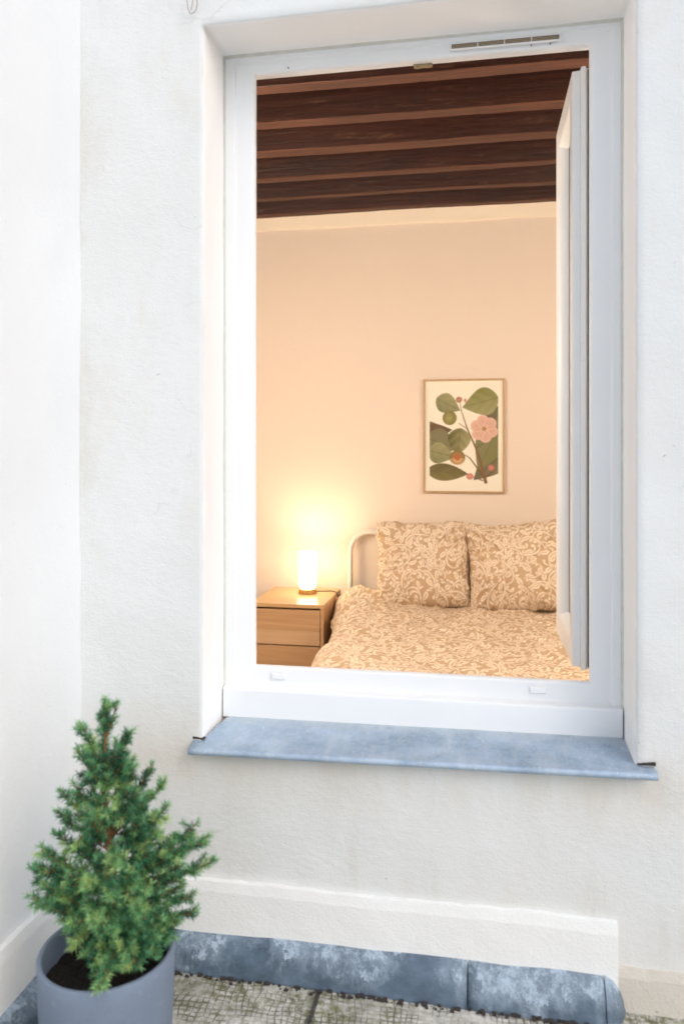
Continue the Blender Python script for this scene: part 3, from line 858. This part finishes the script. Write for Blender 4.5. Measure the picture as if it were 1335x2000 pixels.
def pillow(w, h, T, seed, flare=.085):
    n = 150; g = G(); uv = []
    N_ = Vector((seed, seed*2.3, 0))
    def pt(u, v, side):
        x = w/2*u*(1-flare*(1-v*v)); z = h/2*v*(1-flare*(1-u*u))
        cr_ = 1-.045*(u*u*v*v)**2; x *= cr_; z *= cr_
        z += .010*noise.noise(Vector((u*2.2+seed, v*.7, 4)))*abs(v)**2; x += .009*noise.noise(Vector((v*2.5+seed, u*.7, 8)))*abs(u)**2
        z -= .020*(1-u*u)*max(0, -v)**2 - .012*max(0, -v)**3*abs(u)**3
        # ragged, slightly ruffled hem
        e = max(abs(u), abs(v))
        x += .009*noise.noise(Vector((v*9, seed, 1)))*abs(u)**6 ; z += .011*noise.noise(Vector((u*9, seed, 5)))*abs(v)**6
        body = (max(0, 1-abs(u)**2.6)*max(0, 1-abs(v)**2.6))**.55
        y = T/2*body
        ang = math.atan2(v, u); rad = math.hypot(u, v)
        cr = (1-abs(noise.noise(Vector((math.cos(ang)*5+seed, math.sin(ang)*5, rad*.9)))))**3
        corner = min(1, (abs(u)*abs(v))**.8*1.6)
        y += .034*(cr-.45)*(corner+.22)*max(0, 1-e**10)
        y += .018*noise.noise(Vector((x*6, z*6, seed))) * max(0, 1-e**6)
        y += .008*(1-abs(noise.noise(Vector((x*10+seed, z*5, 2)))))**4*max(0, 1-e**6)
        y = max(y, .0015)
        wav = .008*noise.noise(Vector((u*5, v*5, seed+9)))*e**4
        return (x, (-y if side == 0 else y)+wav, z)
    for side in (0, 1):
        for j in range(n+1):
            for i in range(n+1):
                # finer rows at rim
                u = math.sin((i/n*2-1)*math.pi/2*.985)/math.sin(math.pi/2*.985); v = math.sin((j/n*2-1)*math.pi/2*.985)/math.sin(math.pi/2*.985)
                u = .5*u+.5*(i/n*2-1); v = .5*v+.5*(j/n*2-1)
                g.v.append(pt(u, v, side)); uv.append((u*w/2, v*h/2+side*.2))
    m = (n+1)**2
    for side in (0, 1):
        for j in range(n):
            for i in range(n):
                a = side*m+j*(n+1)+i; q = (a, a+1, a+n+2, a+n+1); g.f.append(q if side == 0 else q[::-1])
    for i in range(n):
        for (a, b) in ((i, i+1), (n*(n+1)+i+1, n*(n+1)+i), ((i+1)*(n+1), i*(n+1)), (i*(n+1)+n, (i+1)*(n+1)+n)):
            g.f.append((b, a, a+m, b+m))
    return g, np.array(uv)
for k, (loc, rot, w, h, sd_, lab) in enumerate((
        ((-.306, 4.135, .633), (R(-17), R(-1.0), R(2.5)), .532, .470, 1.7, 'left patterned square pillow, next to the lamp side of the bed'),
        ((.192, 4.075, .642), (R(-17), R(-5.5), R(-4)), .550, .478, 6.2, 'right patterned square pillow, partly behind the open casement'))):
    g, uv = pillow(w, h, .235, sd_)
    p = link('pillow', g, 'fabric', smooth=True, loc=loc, rot=rot, recalc=False)
    paint(p, sample(uv[:, 0]*1.0+.13+.31*k, uv[:, 1]+.27+.2*k))
    tag(p, lab, 'pillow', 'pair of patterned pillows on the bed')

# ------------------------------------------------------------------ nightstand
NX0, NX1, NY0, NY1, NT = -1.187, -.795, 3.85, 4.335, .443
ns = empty('nightstand', ((NX0+NX1)/2, (NY0+NY1)/2, FL)); tag(ns, 'light wood two-drawer nightstand between the window edge and the bed', 'nightstand')
under(link('top_panel', G().box(NX0, NX1, NY0, NY1, NT-.020, NT), 'birch_top', bevel=.0015), ns)
for x in (NX0+.001, NX1-.019): under(link('side_panel', G().box(x, x+.018, NY0+.004, NY1, FL, NT-.0205), 'birch', bevel=.001), ns)
under(link('back_panel', G().box(NX0+.02, NX1-.02, NY1-.012, NY1-.002, FL+.02, NT-.021), 'birch'), ns)
for (z0, z1, mt) in ((.232, .4135, 'birch'), (.012, .226, 'birch')):
    d = under(link('drawer', G().box(NX0+.0205, NX1-.0205, NY0-.002, NY0+.016, z0, z1).box(NX0+.03, NX1-.03, NY0+.016, NY1-.03, z0+.01, z1-.025), mt, bevel=.0015), ns)
dpl = under(link('veneer_strip', G().box(NX0+.0215, NX1-.0215, NY0-.0035, NY0-.0021, .2335, .305), 'birch_pale'), ns)
dpl['label'] = 'paler lower half of the upper drawer front'
under(link('plinth', G().box(NX0+.021, NX1-.021, NY0+.03, NY0+.045, FL, .010), 'birch'), ns)

# ------------------------------------------------------------------ table lamp
LX, LY = -.952, 4.165
lamp = empty('table_lamp', (LX, LY, NT)); tag(lamp, 'lit cylinder table lamp with brass base on the nightstand', 'table lamp')
under(link('base', G().lathe([(0, NT+.0005), (.049, NT+.0005), (.0505, NT+.003), (.0505, NT+.022), (.048, NT+.026), (.020, NT+.027), (0, NT+.027)], LX, LY), 'brass', smooth=False, bevel=0), lamp)
shd = under(link('lamp_shade', G().lathe([(.043, NT+.045), (.0465, NT+.048), (.0475, NT+.06), (.0475, NT+.225), (.0465, NT+.229), (.045, NT+.229), (.044, NT+.22), (.044, NT+.06), (.043, NT+.045)], LX, LY), 'shade', smooth=True), lamp)
under(link('bulb', G().lathe([(.0001, NT+.188), (.014, NT+.192), (.020, NT+.205), (.014, NT+.218), (.0001, NT+.222)], LX, LY, 20), emis('lit_bulb', (1, .82, .58), 150), smooth=True), lamp)
under(link('lower_shade', G().lathe([(.040, NT+.0275), (.044, NT+.030), (.0445, NT+.0445), (.038, NT+.0445), (.036, NT+.0275)], LX, LY), emis('dim_glass', (1, .74, .42), 1.5), smooth=True), lamp)
under(link('cord', G().tube([(LX+.050, LY, NT+.012), (LX+.09, LY+.01, NT+.012), (LX+.130, LY+.03, NT+.010), (LX+.155, LY+.04, NT+.003), (LX+.168, LY+.03, NT-.025), (LX+.172, LY+.02, NT-.07), (LX+.172, LY+.02, NT-.30)], .0034, 8), 'cord', smooth=True), lamp)

# two added fill globes, unseen beside the window, to light the back wall evenly
for (qx, qy, qz, st, lab) in ((-1.22, 2.45, 1.75, 67, 'added fill globe hanging unseen inside, left of the window opening'), (1.15, 2.55, 1.75, 61, 'added fill globe hanging unseen inside, right of the open casement')):
    pl = empty('fill_globe', (qx, qy, BZ)); tag(pl, lab, 'fill light', 'added fill globes beside the window')
    under(link('cord', G().tube([(qx, qy, BZ+.16), (qx, qy, qz+.10)], .003, 6), 'cord'), pl)
    pg = G().lathe([(.11*math.sin(a)+.0001, qz-.11*math.cos(a)) for a in np.linspace(0, math.pi, 15)], qx, qy, 24)
    under(link('globe', pg, emis('fill_globe_glow', (1.0, .85, .70), st), smooth=True), pl)

# ------------------------------------------------------------------ framed print
PX0, PX1, PZ0, PZ1 = -.328, .127, CZ-.2285, CZ+.416
pf = empty('picture_frame', ((PX0+PX1)/2, YB, (PZ0+PZ1)/2)); tag(pf, 'thin oak frame with a pink-flowered botanical print on the back wall', 'picture')
under(link('frame', G().sweep((PX0, PX1, PZ0, PZ1), [(0, YB-.0005), (0, YB-.022), (.010, YB-.022), (.010, YB-.0005)]), 'frame_oak', bevel=.001), pf)
def print_colors(nx, nz):
    X, Z = np.meshgrid((np.arange(nx)+.5)/nx, 1-(np.arange(nz)+.5)/nz)   # Z from the top row
    Wd, Ht = 100., 140.; X = X*Wd; Zt = (1-Z)*Ht    # Zt: down from the top
    Zt = (np.arange(nz)+.5)/nz*Ht; Zt = np.repeat(Zt[:, None], nx, 1)
    C = np.tile(np.array(srgb(236, 231, 214)), (nz, nx, 1))
    clip = (X > 6.5) & (X < 93.5)
    def blend(m, c): 
        m = (m*clip)[..., None]; C[:] = C*(1-m)+np.array(c)*m
    def leaf(bx, by, tx, ty, w, c1, c2, fat=.5, notch=0):
        L = math.hypot(tx-bx, ty-by); ux, uy = (tx-bx)/L, (ty-by)/L
        t = ((X-bx)*ux+(Zt-by)*uy)/L; s = (X-bx)*(-uy)+(Zt-by)*ux
        wt = w*np.sin(np.pi*np.clip(t, 0, 1)**(1+fat))**.62
        m = np.clip((wt-np.abs(s))*1.3, 0, 1)*((t > 0) & (t < 1))
        k = np.clip(.5+.5*s/w+.12*np.sin(t*18+np.abs(s)*.5), 0, 1)[..., None]
        c = np.array(srgb(*c1))*(1-k)+np.array(srgb(*c2))*k
        vein = np.clip(1-np.abs(s)*1.1, 0, 1)[..., None]*.5
        c = c*(1-vein)+np.array(srgb(92, 84, 54))*vein
        edge = np.clip(1-(wt-np.abs(s))*.7, 0, 1)[..., None]*.35; c = c*(1-edge*.6)
        mm = (m*clip)[..., None]; C[:] = C*(1-mm)+c*mm
    def stroke(pts, w0, w1, c):
        n = len(pts)-1
        for i in range(n):
            (ax, ay), (bx, by) = pts[i], pts[i+1]; L2 = (bx-ax)**2+(by-ay)**2
            t = np.clip(((X-ax)*(bx-ax)+(Zt-ay)*(by-ay))/L2, 0, 1); d = np.hypot(X-ax-t*(bx-ax), Zt-ay-t*(by-ay))
            w = w0+(w1-w0)*(i+t)/n; blend(np.clip((w-d)*1.2, 0, 1), srgb(*c))
    def disc(cx, cy, rx, ry, c, c2=None):
        d = np.hypot((X-cx)/rx, (Zt-cy)/ry); m = np.clip((1-d)*min(rx, ry)*1.2, 0, 1)
        if c2 is None: blend(m, srgb(*c))
        else:
            k = np.clip(d, 0, 1)[..., None]; cc = np.array(srgb(*c))*(1-k)+np.array(srgb(*c2))*k; mm = (m*clip)[..., None]; C[:] = C*(1-mm)+cc*mm
    G1, G2 = (128, 128, 92), (156, 153, 110); D1, D2 = (104, 94, 74), (126, 118, 88)
    # leaf masses behind
    leaf(62, 126, 108, 84, 17, D1, D2); leaf(28, 96, -2, 52, 15, D1, D2); leaf(36, 62, -6, 66, 11, D1, (112, 88, 62)); leaf(70, 66, 102, 34, 12, D1, D2)
    leaf(68, 114, 98, 50, 21, G1, (126, 122, 74)); leaf(42, 86, 2, 72, 18, G1, D2)
    leaf(56, 118, 2, 114, 11.5, (124, 118, 72), (104, 92, 60), .35)
    leaf(40, 97, 5, 88, 14, G1, G2, .7); leaf(42, 94, 46, 60, 15, (100, 96, 56), G2, .4)
    leaf(46, 38, 15, 22, 13, G1, G2, .55); leaf(48, 34, 94, 22, 18, (128, 128, 70), G2, .55)
    # stems
    stroke([(78, 128), (72, 104), (66, 86), (55, 62), (47, 38)], 2.6, .9, (128, 98, 70))
    stroke([(76, 122), (58, 98), (52, 94)], 1.5, .9, (116, 90, 60)); stroke([(68, 84), (74, 80), (78, 66)], 1.0, .8, (112, 96, 60))
    stroke([(78, 122), (90, 112)], 1.3, .9, (116, 84, 64)); stroke([(74, 126), (58, 120)], 1.2, .9, (116, 84, 64)); stroke([(47, 38), (45, 26)], .9, .8, (120, 100, 66))
    stroke([(56, 62), (44, 54)], .9, .8, (120, 92, 70))
    # flower: seven rounded petals
    for k in range(6):
        a = k/6*2*math.pi+.35; cx, cy = 76+10*math.cos(a), 61+10*math.sin(a)
        disc(cx, cy, 8.3, 8.0, (206, 166, 148), (222, 184, 166)); 
    for k in range(6):
        a = (k+.5)/6*2*math.pi+.35; stroke([(76, 61), (76+12*math.cos(a), 61+12*math.sin(a))], .5, .5, (160, 116, 92))
    disc(76, 61, 3, 3, (170, 140, 84))
    # fruits and buds
    disc(32, 47, 9.5, 9.5, (160, 154, 94), (124, 116, 66)); stroke([(30, 38), (28, 47), (30, 56)], .6, .6, (168, 158, 96)); stroke([(35, 38), (37, 47), (34, 56)], .6, .6, (112, 104, 60))
    disc(42, 97, 10.5, 9.5, (176, 132, 84), (128, 112, 66))
    for k in range(7):
        a = .25+k/6*2.6; stroke([(42+4*math.cos(a), 98+4*math.sin(a)), (42+12*math.cos(a), 97+12*math.sin(a))], 1.6, .5, (206, 166, 116))
    disc(42, 97, 4.5, 4, (190, 110, 76), (170, 96, 66))
    disc(44, 24, 4.5, 4.2, (200, 140, 122), (140, 110, 80)); disc(52, 25, 2.2, 3, (196, 140, 124)); disc(58, 121, 5, 4.5, (214, 148, 132), (190, 126, 110)); disc(85, 110, 4.6, 4.4, (204, 140, 124), (176, 112, 98))
    return C
nx2, nz2 = 176, 246
g = G(); x0, x1, z0, z1 = PX0+.0102, PX1-.0102, PZ0+.0102, PZ1-.0102
for j in range(nz2):
    for i in range(nx2): g.v.append((x0+(x1-x0)*i/(nx2-1), YB-.010, z1+(z0-z1)*j/(nz2-1)))
g.f = [(j*nx2+i, (j+1)*nx2+i, (j+1)*nx2+i+1, j*nx2+i+1) for j in range(nz2-1) for i in range(nx2-1)]
po = under(link('art_print', g, 'poster', recalc=False), pf); paint(po, print_colors(nx2, nz2).reshape(-1, 3))

# ------------------------------------------------------------------ plant pot and spruce
PC = Vector((-.719, 1.394, 0)); RIM = .258; PR = .130
pot = empty('plant_pot', tuple(PC)); tag(pot, 'blue-grey cylindrical planter standing in the terrace corner', 'plant pot')
prf = [(0, .0), (PR-.014, .0), (PR-.010, .004), (PR-.001, RIM-.03), (PR, RIM-.003), (PR-.002, RIM), (PR-.008, RIM), (PR-.010, RIM-.003), (PR-.012, RIM-.075)]
link('body', G().lathe(prf, 0, 0, 96), 'pot', parent=pot, smooth=True, bevel=0)
gs = G(); nr, na = 14, 48
for i in range(nr+1):
    r = (PR-.011)*i/nr
    for j in range(na):
        t = 2*math.pi*j/na; x, y = r*math.cos(t), r*math.sin(t)
        gs.v.append((x, y, RIM-.052+.012*noise.noise(Vector((x*40, y*40, 0)))+.006*noise.noise(Vector((x*110, y*110, 3)))))
for i in range(nr):
    for j in range(na):
        j2 = (j+1) % na; gs.f.append((i*na+j, i*na+j2, (i+1)*na+j2, (i+1)*na+j))
link('soil', gs, 'soil', parent=pot, smooth=False)

# spruce: coordinates measured in millimetres right of / above the rim centre, plus depth
tr = empty('spruce_tree', (PC.x, PC.y, RIM-.04), R(10.31)); tag(tr, 'small bushy dwarf spruce growing in the grey pot', 'tree')
def L(px, py, d=0.0):
    zc = 1.5+d; return Vector(((px-667.5)/1498*zc+457.5/1498*1.5, d, (884-py)/1498*zc+971/1498*1.5+.04))
rg = random.Random(11)
trunk_pts = [L(222, 1880), L(226, 1790), L(222, 1700), L(214, 1640), L(204, 1560), L(206, 1480), L(206, 1400), L(205, 1378)]
def trunk_at(z):
    for a, b in zip(trunk_pts, trunk_pts[1:]):
        if a.z <= z <= b.z: return a.lerp(b, (z-a.z)/(b.z-a.z))
    return trunk_pts[0].copy() if z < trunk_pts[0].z else trunk_pts[-1].copy()
wood_g = G(); wood_g.tube(trunk_pts, [.0065, .006, .0052, .0045, .0036, .0028, .0018, .0012], 8)
nv = []; nf = []; tone = []
def needles(a, b, count, ln, tn, tip=False):
    ax = (b-a); Ln = ax.length
    if Ln < 1e-5: return
    ax.normalize(); up = Vector((0, 0, 1)) if abs(ax.z) < .9 else Vector((1, 0, 0)); e1 = ax.cross(up).normalized(); e2 = ax.cross(e1)
    for k in range(count):
        t = (k+rg.random())/count
        th = rg.uniform(0, 6.283); fw_ = rg.uniform(.35, 1.0) + (.8*t**4 if tip else 0)
        d = (e1*math.cos(th)+e2*math.sin(th)+ax*fw_).normalized(); l_ = ln*rg.uniform(.7, 1.15)
        p = a+ax*(Ln*t); w = d.cross(Vector((rg.uniform(-1, 1), rg.uniform(-1, 1), rg.uniform(-1, 1)))).normalized()*.00058
        i = len(nv); nv.extend([tuple(p-w), tuple(p+w), tuple(p+d*l_*.6+w*.9), tuple(p+d*l_), tuple(p+d*l_*.6-w*.9)]); nf.append((i, i+1, i+2, i+3, i+4))
        tt = min(1, max(0, tn+rg.uniform(-.12, .12)+(.10 if tip else 0)*t)); tone.extend([tt]*5)
def twig(a, b, tn, tip=True):
    m_ = a.lerp(b, .5)+Vector((rg.uniform(-1, 1), rg.uniform(-1, 1), rg.uniform(0, 1.2)))*.0018
    wood_g.tube([a, m_, b], [.0011, .0009, .0006], 4, cap=False)
    n = int((b-a).length/.00055); needles(a, m_, int(n*.62), .0150, tn); needles(m_, b, int(n*.62)+2, .0135, tn+.10, tip)
def branch(a, b, dens=1.0, tn=.4, r=.0022, droop=0.0):
    Ln = (b-a).length; ax = (b-a).normalized(); sag = Vector((0, 0, -Ln*droop))
    pts = [a+(b-a)*t + sag*math.sin(math.pi*t) for t in (0, .25, .5, .75, 1)]
    wood_g.tube(pts, [r, r*.8, r*.62, r*.45, r*.3], 5, cap=False)
    for p, q in zip(pts[1:], pts[2:]): needles(p, q, int((q-p).length/.0007), .0095, tn-.12)
    twig(pts[-1], pts[-1]+ax*.014+Vector((0, 0, .004)), tn+.12)
    n = max(2, int(Ln/.0085*dens))
    for k in range(n):
        t = .30+.68*(k+rg.random())/n
        i = min(3, int(t*4)); p = pts[i].lerp(pts[i+1], t*4-i)
        side = Vector((rg.gauss(0, 1), rg.gauss(0, 1), rg.gauss(.15, .7))).normalized()
        d = (ax*rg.uniform(.7, 1.1)+side*rg.uniform(.5, .95)).normalized()
        l_ = rg.uniform(.018, .036)*(1.15-.5*t); tw = tn+rg.choice((-.28, -.15, .0, .12, .42))+rg.uniform(-.08, .08)
        q = p+d*l_; twig(p, q, tw)
        if rg.random() < .30:
            d2 = (d+Vector((rg.gauss(0, .6), rg.gauss(0, .6), rg.gauss(0, .6)))).normalized(); twig(p.lerp(q, .4), p.lerp(q, .4)+d2*.018, tw+.08)
for p_, q_ in zip(trunk_pts[3:], trunk_pts[4:]): needles(p_, q_, int((q_-p_).length/.00035), .0140, .38)
needles(L(206, 1440), L(205, 1376), 240, .0125, .55, True)
# leader and its twin
branch(L(205, 1480), L(205, 1385), .9, .45, .002)
branch(L(207, 1450), L(226, 1392, -.005), .5, .42, .0016)
# outline branches measured from the photo (tip px, py, depth, root height py)
tips = [(163, 1432, -.01, 1520), (158, 1480, .01, 1560), (250, 1446, 0, 1510), (256, 1500, .02, 1580), (236, 1500, -.03, 1560), (180, 1505, -.03, 1560),
        (290, 1512, 0, 1640), (314, 1540, .02, 1640), (318, 1590, -.02, 1690), (150, 1545, 0, 1600), (128, 1560, .02, 1640), (122, 1600, -.02, 1670), (116, 1640, .02, 1700),
        (262, 1560, -.05, 1640), (170, 1590, -.06, 1660), (300, 1600, -.05, 1690),
        (376, 1622, .01, 1740), (398, 1645, -.01, 1740), (366, 1660, -.03, 1740), (408, 1692, .0, 1770), (350, 1700, -.05, 1760), (330, 1650, .04, 1720),
        (90, 1668, .0, 1740), (70, 1705, .02, 1760), (82, 1700, -.03, 1760), (68, 1760, .0, 1790), (95, 1740, -.05, 1790), (110, 1785, -.04, 1810), (80, 1735, .04, 1780),
        (370, 1755, .02, 1790), (368, 1790, -.02, 1810), (340, 1810, -.05, 1820), (318, 1840, -.06, 1830), (350, 1740, .05, 1780)]
for (px, py, d, rp) in tips:
    a = trunk_at(L(0, rp).z); b = L(px, py, d); branch(a, b, 1.0, rg.uniform(.28, .50), .0023, rg.uniform(-.02, .08))
# front, back and low hanging branches
def envelope(py): # half width in px at this height
    return np.interp(py, [1370, 1430, 1500, 1560, 1640, 1700, 1760, 1820, 1880], [8, 24, 40, 66, 96, 132, 142, 120, 70])
for k in range(54):
    py = 1440+(1840-1440)*((k+.5)/54)**.75; e = float(envelope(py))*.001*rg.uniform(.55, .98); th = k*2.399
    b = L(222+e*950*math.cos(th), py, e*math.sin(th))
    a = trunk_at(b.z-rg.uniform(.02, .06)-.25*e); branch(a, b, .85, rg.uniform(.18, .48), .0019, rg.uniform(0, .1))
for (px, py, d) in ((200, 1870, -.085), (170, 1868, -.075), (255, 1850, -.095), (285, 1862, -.08), (206, 1925, -.132), (240, 1872, -.11), (150, 1840, -.06), (300, 1840, -.09), (225, 1830, -.12), (128, 1805, -.04), (300, 1872, -.085), (268, 1892, -.10), (185, 1890, -.10), (330, 1838, -.05), (150, 1812, -.09), (310, 1800, -.09), (180, 1800, -.11), (265, 1800, -.12), (215, 1760, -.13), (170, 1740, -.10), (280, 1750, -.10), (230, 1700, -.11)):
    a = trunk_at(L(0, min(py-20, 1830)).z); branch(a, L(px, py, d), .9, rg.uniform(.35, .62), .0017, -.10)
link('trunk', wood_g, 'bark', parent=tr, smooth=True, recalc=False)
cg_ = G(); cg_.v = nv; cg_.f = nf
cro = link('crown', cg_, 'needle', parent=tr, recalc=False)
at = cro.data.attributes.new('tone', 'FLOAT', 'POINT'); at.data.foreach_set('value', np.array(tone, dtype=np.float32))
print('needles', len(nf))
